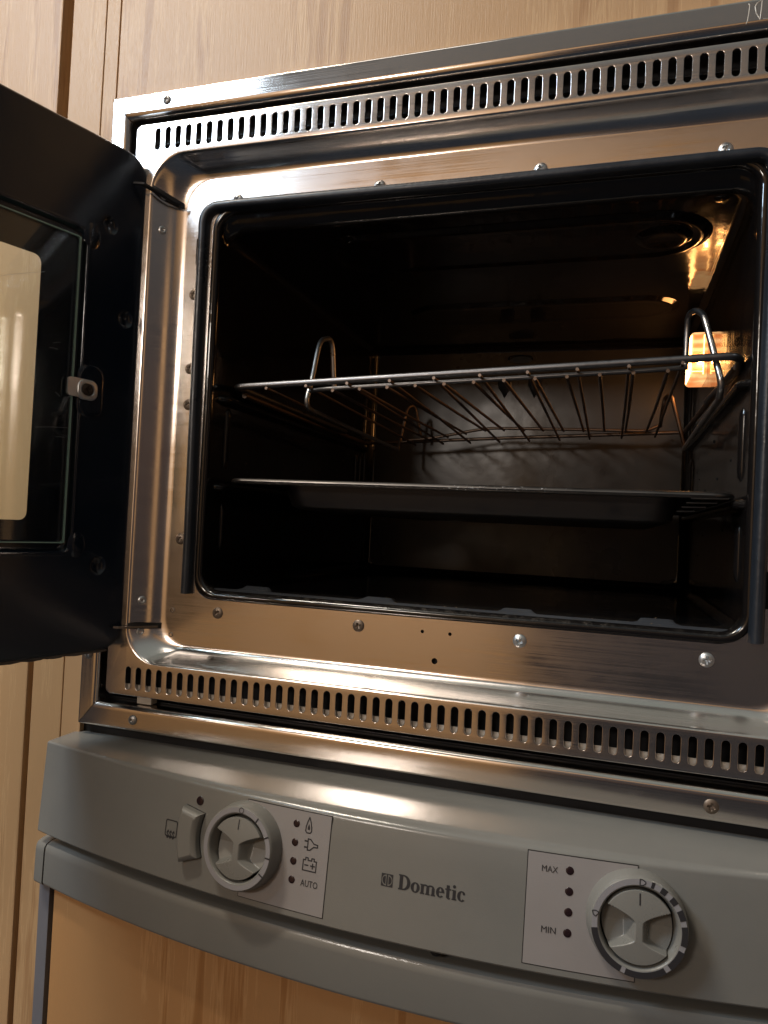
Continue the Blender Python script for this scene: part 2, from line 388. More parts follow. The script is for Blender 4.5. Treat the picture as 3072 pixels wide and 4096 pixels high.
# --- screws
def screw_mesh(R, h, name, m):
    n = 26; b = MB(); idx = {}
    def ht(x, y):
        r = sqrt(x*x+y*y)/R; z = h*(1-r*r*.9) if r < 1 else 0
        z = h*sqrt(max(0, 1-.96*r*r))
        ax, ay = abs(x)/R, abs(y)/R
        w = .16
        if (ax < w and ay < .52) or (ay < w and ax < .52): z -= h*1.1*(1-max(ax, ay)/.75)
        return z
    L = []
    rings = 18; seg = 36
    vs = [(0, -ht(0, 0), 0)]; fs = []
    for i in range(1, rings+1):
        r = R*i/rings
        for k in range(seg): a = 2*pi*k/seg; x, y = r*cos(a), r*sin(a); vs.append((x, -ht(x*.9999, y*.9999), y))
    for k in range(seg): fs.append((0, 1+k, 1+(k+1) % seg))
    for i in range(rings-1):
        for k in range(seg): a = 1+i*seg+k; c = 1+i*seg+(k+1) % seg; fs.append((a, a+seg, c+seg, c))
    b.add(vs, fs); b.lathe([(R*1.02, -.6), (R*1.02, .02)], (0, 0, 0), (0, -1, 0), seg)
    me = bpy.data.meshes.new(name); me.from_pydata([(x*S, y*S, z*S) for x, y, z in b.v], [], b.f[:-1]); me.materials.append(M[m])
    bm = bmesh.new(); bm.from_mesh(me); bmesh.ops.remove_doubles(bm, verts=bm.verts, dist=1e-7); bmesh.ops.recalc_face_normals(bm, faces=bm.faces); bm.to_mesh(me); bm.free()
    me.polygons.foreach_set('use_smooth', [True]*len(me.polygons)); me.set_sharp_from_angle(angle=radians(40)); return me
sm_new = screw_mesh(5.0, 2.7, 'screw', 'screw'); sm_old = screw_mesh(4.8, 1.7, 'screw', 'screw_old'); sm_mid = screw_mesh(4.8, 2.6, 'screw', 'screw_mid')
sm_trim = screw_mesh(4.0, 2.2, 'screw', 'screw_mid')
for x, z, me, a in ((448.6, 57.6, sm_new, .1), (322, 58.6, sm_new, .3), (196, 58.7, sm_old, 1.2), (70.4, 58.4, sm_old, .7),
                    (69, 409.3, sm_mid, .5), (195.8, 409.0, sm_mid, .2), (322, 409.6, sm_new, 1.0), (448, 410.6, sm_new, .4),
                    (30.6, 118.7, sm_old, .4), (31.2, 234.6, sm_old, .9), (31, 265.6, sm_old, .2), (31, 330, sm_old, .2)):
    link('screw', me, oven).matrix_basis = Matrix.Translation((x*S-0, 20*S, z*S)) @ Matrix.Rotation(a, 4, 'Y')
for x, z, me, a in ((10, 489.5, sm_trim, .3), (10.2, -33, sm_trim, .8), (-37.5, 17, sm_trim, .6), (452, -33, sm_old, .2), (540, 488, sm_trim, .2)):
    link('screw', me, oven).matrix_basis = Matrix.Translation((x*S, -4*S, z*S)) @ Matrix.Rotation(a, 4, 'Y')
# rivets on the side slope of the recess
rv = MB().lathe([(3.6, -.4), (3.5, .5), (2.9, 1.3), (2.1, 1.55), (1.3, 1.3), (1.2, -.3)], (0, 0, 0), (0, -1, 0), 18)
me = bpy.data.meshes.new('rivet'); me.from_pydata([(x*S, y*S, z*S) for x, y, z in rv.v], [], rv.f[:-1]); me.materials.append(M['screw'])
me.polygons.foreach_set('use_smooth', [True]*len(me.polygons))
for z in (65, 38, 414, 384, ):
    o = link('rivet', me, oven); o.matrix_basis = Matrix.Translation((3.3*S, 9.0*S, z*S)) @ Matrix.Rotation(radians(52), 4, 'Z')
me2 = me.copy()
for x, z in ((26.5, 57.4), (26.2, 36.3)):
    b = MB().lathe([(2.4, -.2), (2.2, .35), (1.5, .5), (1.2, .1), (1.1, -.5)], (x, 20, z), (0, -1, 0), 14); b.make('rivet', 'screw_old', oven, 50)
# --- seal
path = [(41, 14, 73)]
pl = [(40.5, 73), (40.5, 120), (39.5, 200), (38.6, 290), (38.5, 340), (38.5, 404), (70, 404.5), (260, 403.2), (450, 404), (480, 404), (480, 340), (479, 200), (478.2, 72)]
fl = fillet([(x, 15.5, z) for x, z in pl], [0, 5, 5, 5, 5, 23, 5, 5, 5, 21, 5, 5, 0], 10)
dense = []
for a, b_ in zip(fl[:-1], fl[1:]):
    a, b_ = Vector(a), Vector(b_); k = max(1, int((b_-a).length/14))
    dense += [tuple(a.lerp(b_, i/k)) for i in range(k)]
dense.append(fl[-1])
# D-section bead with a flat flange
def bead(pts, sec):
    L = []
    P = [Vector(p) for p in pts]
    for i, p in enumerate(P):
        t = (P[min(i+1, len(P)-1)]-P[max(i-1, 0)]).normalized(); n = Vector((0, 1, 0)).cross(t).normalized()
        L.append([tuple(p+n*a+Vector((0, b_, 0))) for a, b_ in sec])
    return L
sec = [(-5.0, 4.2), (-4.9, 2.6), (-4.0, 1.8), (-3.7, -.6), (-2.4, -2.5), (0, -3.4), (2.5, -2.7), (3.8, -1.0), (4.2, 1.6), (4.8, 2.6), (4.9, 4.2)]
MB().loft(bead(dense, sec), True, True).make('door_seal', 'rubber', oven, 60)
# --- cavity
X0, X1, Z0, Z1, YB = 53, 470, 77, 386, 448
cv = MB(); lo = []
for ins, y in ((-6.8, 20.6), (-6.4, 19.4), (-5, 18.6), (-3.0, 18.7), (-1.2, 19.8), (-.2, 22), (0, 24), (0, 26), (0, 28), (0, 30), (0, 33), (0, 36), (0, 44), (0, 60), (0, 120), (0, 200), (0, 300), (0, 400), (0, 434), (1, 441), (4, 446), (8, 447.9), (12, 448)):
    zb = Z0+ins-(1.5 if y > 24 else 0)
    if 18 < y < 24: zb = Z0+ins-.6
    zt = Z1-ins+12*(1 if y < 24 else max(0, 1-(y-24)/11.)**2)
    lo.append([(a, y, b) for a, b in rr(X0+ins, X1-ins, zb, zt, max(4, (15 if y < 40 else 10)-ins*.6), 8)])
cv.loft(lo)
cv.make('cavity_liner', 'enamel', oven, 60)
# back panel with burner openings
oval = [(258+15.3*cos(2*pi*k/20), 368+6.5*sin(2*pi*k/20)*(1 if sin(2*pi*k/20) > 0 else .6)) for k in range(20)]
dia = lambda x, s: [(x-9*s, 346), (x+8*s, 345), (x+9*s, 334), (x+1*s, 318), (x-7*s, 332)]
bp_ = MB(); vs, fs = cdt(rr(60, 462, 84, 380, 10, 5), [oval, dia(238, 1), dia(279, -1)])
bp_.add([(x, 447.4, z) for x, z in vs], fs)
for h in (oval, dia(238, 1), dia(279, -1)):
    bp_.loft([[(x, 447.4, z) for x, z in h], [(x, 452, z) for x, z in h]])
bp_.loft([[(x, 447.4, z) for x, z in rr(60, 462, 84, 380, 10, 5)], [(x, 448.4, z) for x, z in rr(59.4, 462.6, 83.4, 380.6, 10.6, 5)]])
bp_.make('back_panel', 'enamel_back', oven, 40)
MB().box(190, 330, 470, 474, 300, 390).make('flue_backing', 'grime', oven, 0)
for dd, rad in ((0, 1.5),):
    MB().tube(fillet([(242, 446.5, 368), (243, 446.5, 373), (258, 446.5, 375.4), (273, 446.5, 373), (274, 446.5, 368)], 6, 5), .8, 6).make('flue_rim', 'enamel', oven, 60)
for f_, s_ in ((238, 1), (279, -1)):
    l = dia(f_, s_); MB().tube([(x, 447, z) for x, z in l], .7, 6, closed=True).make('flue_rim', 'enamel', oven, 60)
# pressed shapes in the ceiling
def pressing(x0, x1, y0, y1, r, steps):
    MB().loft([[(a, b, 386-h) for a, b in rr(x0+i, x1-i, y0+i, y1-i, max(2, r-i), 14)] for i, h in steps], False, True).make('pressed_dish', 'enamel', oven, 50)
pressing(120, 449, 56, 148, 44, ((-3, -.3), (0, .3), (3, 2.6), (6, 3.6), (9, 3.4), (12, 2.0), (14, 1.6), (16, 1.5)))
pressing(392, 436, 80, 126, 21, ((-2, 1.2), (0, 1.8), (3, 4.0), (6, 4.6), (10, 4.2), (14, 3.6), (20, 3.2)))
pressing(150, 440, 256, 330, 36, ((-3, -.3), (0, .3), (4, 2.4), (7, 3.0), (11, 2.4), (16, 1.9)))
MB().lathe([(6.5, 0), (6.2, 1.5), (5, 2.6), (2.5, 3.4)], (449, 42, 388), (0, 0, -1), 12).make('ceiling_nut', 'enamel', oven, 60)
# side runners: long pressed ledges and short upright ribs on both walls
def ledge(side, z, y0, y1, out=9, h=10):
    xw = X0 if side < 0 else X1; s_ = 1 if side < 0 else -1
    L = []
    for k in range(13):
        a = -pi/2+pi*k/12; L.append((out*cos(a)*.5+ (out*.5 if abs(a) < 1.2 else 0)*cos(a), h/2*sin(a)))
    def lp(y, f): return [(xw-s_*.2+s_*p*f, y, z+q*(.4+.6*f)) for p, q in L]
    return MB().loft([lp(y0, .05), lp(y0+5, .8), lp(y0+11, 1), lp(y1-11, 1), lp(y1-5, .8), lp(y1, .05)], True, True, close=False)
for side in (-1, 1):
    for z in (165, 245):
        ledge(side, z-(3 if side < 0 else -5)*(z > 200), 32, 425, 8, 9).make('shelf_runner', 'enamel', oven, 60)
def rib(side, y, z0, z1, w=10, out=3.2):
    xw = X0 if side < 0 else X1; s_ = 1 if side < 0 else -1
    L = []
    for f, z in ((.02, z0), (.7, z0+3), (1, z0+8), (1, z1-8), (.7, z1-3), (.02, z1)):
        L.append([(xw-s_*.2+s_*out*f*max(0, cos(a)), y+w/2*sin(a)*(.5+.5*f), z) for a in [(-pi/2+pi*k/10) for k in range(11)]])
    return MB().loft(L, True, True, close=False)
for side in (-1, 1):
    for y, za, zb in ((50, 182, 236), (50, 110, 152), (410, 180, 236), (392, 182, 236), (428, 178, 300), (422, 250, 330)):
        rib(side, y, za, zb).make('wall_rib', 'enamel', oven, 60)
# floor pressing: front lip ramp with two raised bumps and shallow flutes
fl_ = MB(); nx, ny = 150, 60; vs = []; fs = []
def floor_z(x, y):
    z = 75.9+2.0*min(1, max(0, (y-22.5)/7.))-3.8*(1/(1+math.exp(-(y-40-1.5*sin(x/60.))/1.5)))
    for cx in (317, 417, 205, 95):
        dx = abs(x-cx)/12.; t = min(1, max(0, (1.35-dx)/.5)); t = t*t*(3-2*t)
        u = min(1, max(0, (y-33)/4.)); v_ = min(1, max(0, (60-y)/10.)); z += t*u*v_*(2.2 if y < 40 else 5.4)
    if y > 66: z += .6*sin(x/17.)*min(1, (y-66)/30.)*(1 if 80 < x < 440 else 0)
    return z
for i in range(nx+1):
    for j in range(ny+1):
        u = j/ny; y = 23+ (u**1.8)*402; x = 57+ (409)*i/nx; vs.append((x, y, floor_z(x, y)-(0 if y > 23.3 else 1.5)))
for i in range(nx):
    for j in range(ny): a = i*(ny+1)+j; fs.append((a, a+1, a+ny+2, a+ny+1))
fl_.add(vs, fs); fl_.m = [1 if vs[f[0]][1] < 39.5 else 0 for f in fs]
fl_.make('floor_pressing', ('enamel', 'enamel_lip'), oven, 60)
# crumbs, then added glint drops
cb = MB()
for k in range(120):
    x = random.uniform(190, 440); y = random.uniform(27, 62) if k < 95 else random.uniform(62, 110); r = random.uniform(.25, .8)*(1.5 if random.random() < .08 else 1)
    z = floor_z(x, y)+r*.3; pts = [(x+random.uniform(-1, 1)*r, y+random.uniform(-1, 1)*r, z+random.uniform(-.3, .8)*r) for _ in range(5)]
    cb.add(pts, [(0, 1, 2), (0, 2, 3), (0, 3, 4), (1, 2, 4), (0, 1, 4), (2, 3, 4)])
cb.make('crumbs', 'crumb', oven, 0, kind='stuff', label='crumbs scattered on the oven floor')
gd = MB()  # glossy drops added to imitate lamp glints on the enamel
for k in range(90):
    y = random.uniform(70, 430); z = random.gauss(190, 62); r = random.uniform(.5, 1.7)
    if not 90 < z < 370: continue
    sd = 1 if k % 5 else -1
    gd.lathe([(r, -.2), (r*.85, r*.35), (r*.4, r*.6)], (X0 if sd > 0 else X1, y, z), (sd, random.uniform(-.2, .2), random.uniform(-.3, .3)), 8)
gd.make('glint_drops', 'enamel', oven, 70, kind='stuff', label='small drops added on the side walls to catch lamp glints')
# --- lit oven lamp
lamp = MB(); L = []
for f, x in ((0, 470), (0, 457), (.8, 455), (2, 454.2)):
    L.append([(x, a, b) for a, b in rr(285+f, 338-f, 307+f, 356-f, 6-f*.5, 5)])
MB().add([(453.9, 288, 310), (453.9, 335, 310), (453.9, 335, 353), (453.9, 288, 353)], [(0, 1, 2, 3)]).make('lamp_glow_sheet', 'glow_sheet', oven, 0)  # glowing sheet added on the cover's side face to strengthen lamp glints
lamp.loft(L, False, True).make('lamp_cover', 'lampglass', oven, 40, label='glowing ribbed glass lamp cover on the right wall')
MB().tube([(463, 282.8, 322), (463, 282.8, 328)], [2.0, 1.6], 10).make('bulb', 'bulb', oven, 60)
for x, y in ((454.6, 284.2), (466.4, 284.0), (454.0, 312)):
    MB().tube([(x, y, 311), (x, y, 352)], .55, 6).make('lamp_glass_rib', 'hotline', oven, 60)
MB().tube([(455.4, 284.2, 314), (466, 284.2, 314)], .4, 6).make('lamp_glass_rib', 'hotline', oven, 60)
# scratched mark on the trim
mk = MB()
mk.tube([(455.6, -4.05, 495), (456.2, -4.05, 494), (455.9, -4.05, 489), (455.2, -4.05, 483.5), (454.4, -4.05, 481.7)], .32, 5)
mk.tube([(463.6, -4.05, 495.6), (463.3, -4.05, 490), (462.6, -4.05, 483.4), (460.4, -4.05, 488), (459.6, -4.05, 492.2), (460.8, -4.05, 494.6), (463.2, -4.05, 495.9)], .38, 5)
mk.tube([(464.5, -4.05, 483.4), (467.5, -4.05, 483.0)], .25, 5)
mk.make('scratched_mark', 'scratch_speck', oven, 60)
# small pale discs scattered on the upper trim
sp = MB()
for k in range(150):
    x = random.gauss(60, 26); z = random.uniform(480, 496); r = random.uniform(.12, .38)
    if x < 28: continue
    sp.lathe([(r, 0), (r*.5, .12)], (x, -4.0, z), (0, -1, 0), 5)
sp.make('pale_specks', 'scratch_speck', oven, 0, kind='stuff', label='pale specks on the upper trim')

# --- oven door, swung open towards the camera
A = Vector((-12, -9, 0)); d = Vector((-.2969, -.9549, 0)); n = Vector((.9549, -.2969, 0))   # along the leaf / towards the camera side
def DP(u, v, w): p = A+d*u+n*w; return (p.x, p.y, v)
U0, U1, V0, V1 = -13, 492, 24, 442.5
door = MB()
hole = rr(77, 403, 129.5, 330.5, 6, 5)
outer0 = rr(U0, U1, V0, V1, 22, 8)
L = []
for ins, w in ((0, -26), (0, -3.2), (.5, -1.6), (1.6, -.5), (3.2, 0)):
    L.append([DP(a, b, w) for a, b in rr(U0+ins, U1-ins, V0+ins, V1-ins, 22-ins*.5, 8)])
door.loft(L)
o1 = rr(U0+3.2, U1-3.2, V0+3.2, V1-3.2, 20.4, 8)
moat = rr(38, 452, 102, 366, 10, 6)
dim = [circ(16.7, 94.4, 8, 20), circ(22.7, 373.6, 8, 20), circ(4, 301, 8, 20)]
vs, fs = cdt(o1, [moat]+dim); door.add([DP(a, b, 0) for a, b in vs], fs)
for h, (cx, cz) in zip(dim, ((16.7, 94.4), (22.7, 373.6), (4, 301))):
    door.loft([[DP(cx+(a-cx)*f, cz+(b-cz)*f, w) for a, b in h] for f, w in ((1, 0), (.93, -.4), (.8, -1.8), (.55, -2.6), (.02, -2.8))], False, True)
door.loft([[DP(a, b, w) for a, b in rr(38+k, 452-k, 102+k, 366-k, 10-k*.5, 6)] for k, w in ((0, 0), (1.0, .2), (2.2, .25), (3.4, 0), (4.4, -1.6), (5.4, -3.4), (7, -4))])
vs, fs = cdt(rr(45, 445, 109, 359, 6.5, 6), [hole]); door.add([DP(a, b, -4) for a, b in vs], fs)
hole2 = rr(55, 425, 112, 348, 8, 5)
door.loft([[DP(a, b, w) for a, b in h_] for h_, w in ((hole, -4), (hole, -4.8), (hole2, -6), (hole2, -26))])
vs, fs = cdt(outer0, [hole2]); door.add([DP(a, b, -26) for a, b in vs], fs)
dl = door.make('door', 'enamel_door', oven, 40, label='black enamelled oven door with a glass window, swung open')
# corner bulges of the pressing round the pane
for cu, cv_ in ((36.5, 111.5), (37.5, 359.5)):
    L = []
    for r, h in ((8, 0), (7, .4), (5, .9), (3, 1.1), (.1, 1.2)):
        L.append([DP(cu+r*cos(2*pi*k/24), cv_+r*1.35*sin(2*pi*k/24), h-.15) for k in range(24)])
    MB().loft(L, False, True).make('pressed_corner', 'enamel_door', dl, 60)
# panes
def pane(name, u0, u1, v0, v1, w0, w1, bevel=1.0):
    b = MB(); b.loft([[DP(p, q, w) for p, q in rr(u0+k, u1-k, v0+k, v1-k, max(.6, 2.5-k), 4)] for k, w in ((.0, w0), (0, w1-bevel), (bevel, w1))], True, True)
    return b.make(name, 'glass', dl, 20)
pane('inner_pane', 48.6, 441, 113.5, 354.5, -3.7, .8, 1.2)
pane('outer_pane', 55.5, 424.5, 112.5, 347.5, -25.5, -22)
eb = MB()
for a_, b_, c_, d_ in ((47.0, 48.55, 113.0, 355), (48.6, 441, 112.5, 113.4), (48.6, 441, 354.6, 355.5)):
    eb.add([DP(a_, c_, -3.6), DP(b_, c_, -3.6), DP(b_, d_, -3.6), DP(a_, d_, -3.6), DP(a_, c_, .2), DP(b_, c_, .2), DP(b_, d_, .2), DP(a_, d_, .2)], [(0, 1, 2, 3), (4, 5, 6, 7), (0, 1, 5, 4), (2, 3, 7, 6), (0, 3, 7, 4), (1, 2, 6, 5)])
eb.make('pane_edge', 'glass_edge', dl, 0)
# pane clip with its screw
cl = MB(); pr = [(52.6, 243, 1.6), (52.6, 228.6, 1.6)]
L = []
for w in (1.2, 3.0): L.append([DP(a, b, w) for a, b in rr(38, 53.2, 228.5, 243.3, 2.5, 4)])
cl.loft(L, True, True)
L = []
for ins, w in ((0, .1), (0, 2.4), (1.0, 3.6), (3.2, 3.8), (4.6, 2.2), (4.8, 1.6)): L.append([DP(a, b, w) for a, b in rr(27+ins, 45.5-ins, 227.2+ins, 243.4-ins, 6-ins*.5, 6)])
cl.loft(L, False, True); cl.make('pane_clip', 'screw', dl, 35)
o = link('screw', screw_mesh(5.0, 1.4, 'clip_screw', 'screw_dark'), dl)
o.matrix_basis = Matrix.Translation(Vector(DP(36.4, 235.3, 3.2))*S) @ Matrix(((d.x, -n.x, 0), (d.y, -n.y, 0), (0, 0, 1))).to_4x4() @ Matrix.Rotation(.1, 4, 'Y')
rb = MB(); L = []
for r, h in ((1, 0), (.93, .9), (.80, 1.3)): L.append([DP(32+(a-32)*r, 235+(b-235)*r, h-.1) for a, b in rr(20, 44, 214, 256, 9, 6)])
rb.loft(L, False, True); rb.make('clip_boss', 'enamel_door', dl, 50)
# hairline scratches on the glass
scr = MB()
for (a, b, c_, e_) in ((50, 203, 76, 200), (53, 195, 60, 194.6), (60, 268, 66, 266), (62, 262, 69, 262), (58, 226, 62, 229), (76, 318, 108, 305)):
    MB().tube([DP(a, b, .86), DP((a+c_)/2, (b+e_)/2+.4, .86), DP(c_, e_, .86)], .10, 4).make('glass_scratch', 'chips', dl, 0)

# greasy lower edge
gr = MB(); pts = []
for k in range(60):
    u = 2+k*2.6; pts.append(DP(u, 23.6-.2*random.random(), -3))
gr.tube(pts, [.9+.9*abs(sin(k*.45))*(1 if 8 < k < 40 else .3)+.25*random.random() for k in range(60)], 7); gr.make('grease_line', 'grime', dl, 60)
# hinge arms reaching from the door into slots of the recess wall
for z, zt in ((43.6, 0), (418, 1)):
    ps = [(-14, -12), (-6, -10), (4, 1), (12, 9), (17, 14)] if zt else [(-8.5, -9), (-4, -6), (4, 4), (11, 12), (14, 15)]
    zz = [z, z-.5, z-5, z-9, z-10] if zt else [z]*5
    L = [[(x-2, y, q-1.6), (x+2.4, y, q-1.6), (x+2.4, y, q+.0), (x-2, y, q+.0)] for (x, y), q in zip(ps, zz)]
    MB().loft(L, True, True).make('hinge_arm', 'housing' if zt else 'screw_old', oven, 30)
    sl = MB(); L = []
    for t in range(9):
        a = t/8; x = -3+a*20; y = 20*((x+5)/26)**2*(3-2*((x+5)/26)) if x > -5 else 0
        L.append([(x+.25, y-.45, z-2.6-(10*a if zt else 0)), (x+.25, y-.45, z+2.2-(10*a if zt else 0))])
    sl.loft(L, close=False); sl.make('hinge_slot', 'holedark', oven, 0)

# ================================================================== WIRE SHELF
def shz(x, y): return 254.4+.0445*(x-62)-.016*(y-45)
shelf = empty('oven_shelf', 'tarnished wire oven shelf with thin cross wires, hanging slightly tilted above the tray', 'oven shelf', (262, 230, 256))
fr = fillet([(70, 300, shz(70, 300)), (60, 60, shz(60, 60)+1.5), (62, 45, shz(62, 45)), (95, 45, shz(95, 45)), (440, 45, shz(440, 45)), (466, 45, shz(466, 45)), (468, 62, shz(468, 60)-5), (462, 200, shz(462, 200)-2)], [0, 6, 6, 6, 6, 9, 8, 0], 6)
MB().tube(fr, 2.9, 12).make('front_bar', 'wire', shelf, 60)
for x, xe in ((61.5, 62), (466, 460)):
    MB().tube([(x, 62, shz(x, 60)-4), (x+(xe-x)*.5, 230, shz(x, 230)-3), (xe, 398, shz(xe, 398))], 2.6, 10).make('side_bar', 'wire_burnt', shelf, 60)
MB().tube([(61, 398, shz(61, 398)), (259, 399, shz(259, 399)+.6), (461, 398, shz(461, 398))], 2.3, 10).make('rear_bar', 'wire_burnt', shelf, 60)
for i in range(10):
    x = 93+i*37.2; r = 1.35
    MB().tube([(x, 42.2, shz(x, 42)-3.2), (x+random.uniform(-.5, .5), 200, shz(x, 200)-3.0), (x+random.uniform(-.8, .8), 404, shz(x, 404)-3.4)], r, 8).make('cross_wire', ('wire_burnt',), shelf, 60)
# ================================================================== GRILL TRIVET
triv = empty('grill_trivet', 'wire grill rack with tall bent wire loops at its corners, on the oven shelf', 'grill rack', (280, 240, 250))
MB().tube(fillet([(128, 58, shz(118, 54)-4), (146, 52, shz(152, 52)-5), (412, 52, shz(412, 52)-5), (432, 54, shz(432, 54)-4)], 8, 5), 2.0, 10).make('front_bar', 'wire', triv, 60)
MB().tube(fillet([(125, 385, 252), (150, 390, 254.5), (228, 390, 269), (330, 390, 268), (418, 390, 266.5), (434, 392, 275)], 14, 6), 2.0, 10).make('rear_bar', 'wire_burnt', triv, 60)
for i in range(12):
    x = 152+i*24.2
    zb = 269-max(0, (228-x))*.18
    MB().tube([(x, 49.5, shz(x, 50)-6.8), (x+.4, 220, (shz(x, 220)+zb)/2-4), (x+random.uniform(-.6, .6), 394, zb-2.2)], 1.45, 8).make('cross_wire', 'wire_burnt', triv, 60)
def runner(fwd, back, mid):
    return fwd, back, mid
def smooth(P, n=4):
    P = [Vector(p) for p in P]; P = [P[0]*2-P[1]]+P+[P[-1]*2-P[-2]]; out = []
    for i in range(1, len(P)-2):
        p0, p1, p2, p3 = P[i-1:i+3]
        for k in range(n):
            t = k/n; out.append(tuple(.5*((2*p1)+(p2-p0)*t+(2*p0-5*p1+4*p2-p3)*t*t+(3*p1-p0-3*p2+p3)*t**3)))
    return out+[tuple(P[-2])]
Lf = smooth([(117.5, 139, 272), (117, 136.5, 286), (117, 130.4, 309), (117, 122.5, 315.3), (117, 112.2, 313.0), (117, 103, 309), (117, 95.6, 299), (117, 84.6, 268.5), (116.6, 77, 250), (116.4, 80, 243), (117, 90, 240.4)])
MB().tube(Lf+[(117.4, 230, 238.4), (117.7, 366, 237)], 2.35, 10).make('bent_loop', 'bright_wire', triv, 60)
MB().tube(smooth([(117.7, 366, 236.6), (119.4, 376, 260.4), (121.9, 380, 283.8), (123.6, 384, 293.6), (127.9, 390, 297.3), (130.6, 396, 293), (133.2, 402, 277.4), (135.3, 410, 261.2)]), 2.1, 10).make('bent_loop', 'wire_burnt', triv, 60)
Rf = smooth([(434.0, 99.0, 279), (434.1, 97.0, 304.1), (434.1, 93.0, 314.0), (435.7, 86.0, 316.9), (438.6, 78.0, 315.7), (442.0, 70.0, 310.9), (444.0, 64.0, 303.3), (450.2, 52.0, 273.0), (454.2, 47, 253), (454.4, 58.0, 243)])
MB().tube(Rf+[(453.8, 180, 240), (453, 306, 236.5)], 2.35, 10).make('bent_loop', 'bright_wire', triv, 60)
MB().tube(smooth([(452.7, 306.0, 235.9), (452.0, 312.0, 246), (442.8, 324.0, 284.4), (440.6, 330.0, 294.6), (437.7, 338.0, 298.9), (434.4, 346.0, 296.7), (433.0, 352.0, 287.9), (432.1, 380.0, 270.7)]), 2.2, 10).make('bent_loop', 'wire_burnt', triv, 60)

# ================================================================== BAKING TRAY
tray = empty('baking_tray', 'dark worn steel baking tray on the runners below the wire shelf', 'baking tray', (262, 230, 150))
tb = MB(); L = []
for ins, z in ((0, 173.2), (0, 172.9)): pass
def lp(x0, x1, y0, y1, r, z): return [(a, b, z) for a, b in rr(x0, x1, y0, y1, r, 7)]
tb.loft([lp(66, 464, 33, 420, 14, 168.4), lp(64.6, 465.4, 31.4, 421.4, 15, 169.2), lp(64, 466, 30.6, 422, 16, 171), lp(65, 465, 31.6, 421, 15, 172.8), lp(67, 463, 33.5, 419, 14, 173.4), lp(72, 458, 38, 414, 13, 173.2),
         lp(104, 432, 44, 408, 22, 171.6), lp(107, 429, 46.5, 405, 22, 169.5), lp(112, 426, 51, 400, 22, 153), lp(117, 421, 56, 395, 20, 150.4), lp(126, 412, 66, 385, 16, 149.6)], False, True)
o = tb.make('pan', 'traymetal', tray, 50); sol = o.modifiers.new('thickness', 'SOLIDIFY'); o.modifiers.move(len(o.modifiers)-1, 0); sol.thickness = .8*S; sol.offset = -1
ch = MB()
for k in range(46):
    x = random.gauss(305, 26); r = random.uniform(.2, .9); z = 171+random.uniform(-1.6, 2.0)
    ch.add([(x+random.uniform(-1, 1)*r*1.8, 30.35-.1, z+random.uniform(-1, 1)*r) for _ in range(4)], [(0, 1, 2), (1, 2, 3), (0, 2, 3)])
ch.make('worn_chips', 'chips', tray, 0, kind='stuff', label='pale chips on the tray rim')
for i in range(4):  # thin ridges added in place of reflections at the tray corner
    MB().tube([(436+i*-3., 30.5+i*1.5, 168.2-i*3.1), (460-i*7, 30.5+i*1.5, 168.6-i*3.1)], .55, 6).make('glint_ridge', 'traymetal', tray, 60)

# ================================================================== FRIDGE
fridge = empty('fridge', 'fridge under the oven with bowed grey two-knob control panel and wood veneer door', 'fridge', (279, 100, -400))
XC = 268.
def Sy(x, z):
    t = (z+53)/(-68.); return (-69-10.5*t)+(3.66e-4+.5e-4*t)*(x-XC)**2
def Snrm(x, z):
    dx = (Sy(x+.5, z)-Sy(x-.5, z)); dz = (Sy(x, z+.5)-Sy(x, z-.5)); return Vector((dx, -1, dz)).normalized()
def SP(x, z, h=0):
    p = Vector((x, Sy(x, z), z))+Snrm(x, z)*h; return tuple(p)
xa, xb = -50., 598.
nx = 120; b = MB(); vs = []; fs = []
def section(x):
    e = min(1, max(0, (x-xa)/250, 0)); rd = 2.2+7.0*min(1, max(0, (x-xa-30)/240.))*min(1, max(0, (xb-30-x)/240.)); rd = max(2.2, rd)
    out = [(8, -51.5), (-4, -51.2)]
    yt = Sy(x, -53); 
    for k in range(7):
        a = k/6*pi/2; out.append((yt+rd-rd*sin(a), -51.2-rd*.62*(1-cos(a))))
    zt = -51.2-rd*.62
    for k in range(1, 11):
        z = zt+(-121.0-zt)*k/10; out.append((Sy(x, z), z))
    out += [(Sy(x, -121.5)+1.2, -122.4), (Sy(x, -121.5)+6, -122.6), (8, -122.6)]
    return out
Ls = [[(x, y, z) for y, z in section(x)] for x in [xa+(xb-xa)*i/nx for i in range(nx+1)]]
e0 = [(xa-.9, y+1.0 if y < 0 else y, z+(-.8 if z > -60 else .6 if z < -115 else 0)) for x, y, z in Ls[0]]
b.loft([e0]+Ls, True, True)
cp = b.make('control_panel', 'plastic', fridge, 32)
# lower rail with end cap
def rail(x0, x1, name, zt=-131, zb=-163.5, dy=2.2, n_=100, taper=0):
    b = MB(); L = []
    for i in range(n_+1):
        x = x0+(x1-x0)*i/n_; yf = Sy(x, -121.5)+dy
        L.append([(x, 0, zt), (x, yf+7, zt), (x, yf+2.2, zt-1.0), (x, yf+.5, zt-3.2), (x, yf, zt-7), (x, yf-.6, zb+2.2), (x, yf+.6, zb), (x, yf+4, zb-.4), (x, 0, zb)])
    return b.loft(L, True, True).make(name, 'plastic', fridge, 32)
rail(-41.4, 598, 'door_rail'); rail(-52.6, -42.4, 'rail_end_cap', -131, -163.8, 1.4, 6)
MB().box(-53.2, -42.6, -28.5, 0, -900, -164.6, .8).make('side_column', 'column', fridge, 40)
b = MB(); L = []
for i in range(41):
    x = -36+(630)*i/40; L.append([(x, -10, -160), (x, -26-.75*(-26-(Sy(x, -121)+9)), -160), (x, -26-.75*(-26-(Sy(x, -121)+9)), -900), (x, -10, -900)])
b.loft(L, True, True).make('door_panel', 'wood3', fridge, 30)
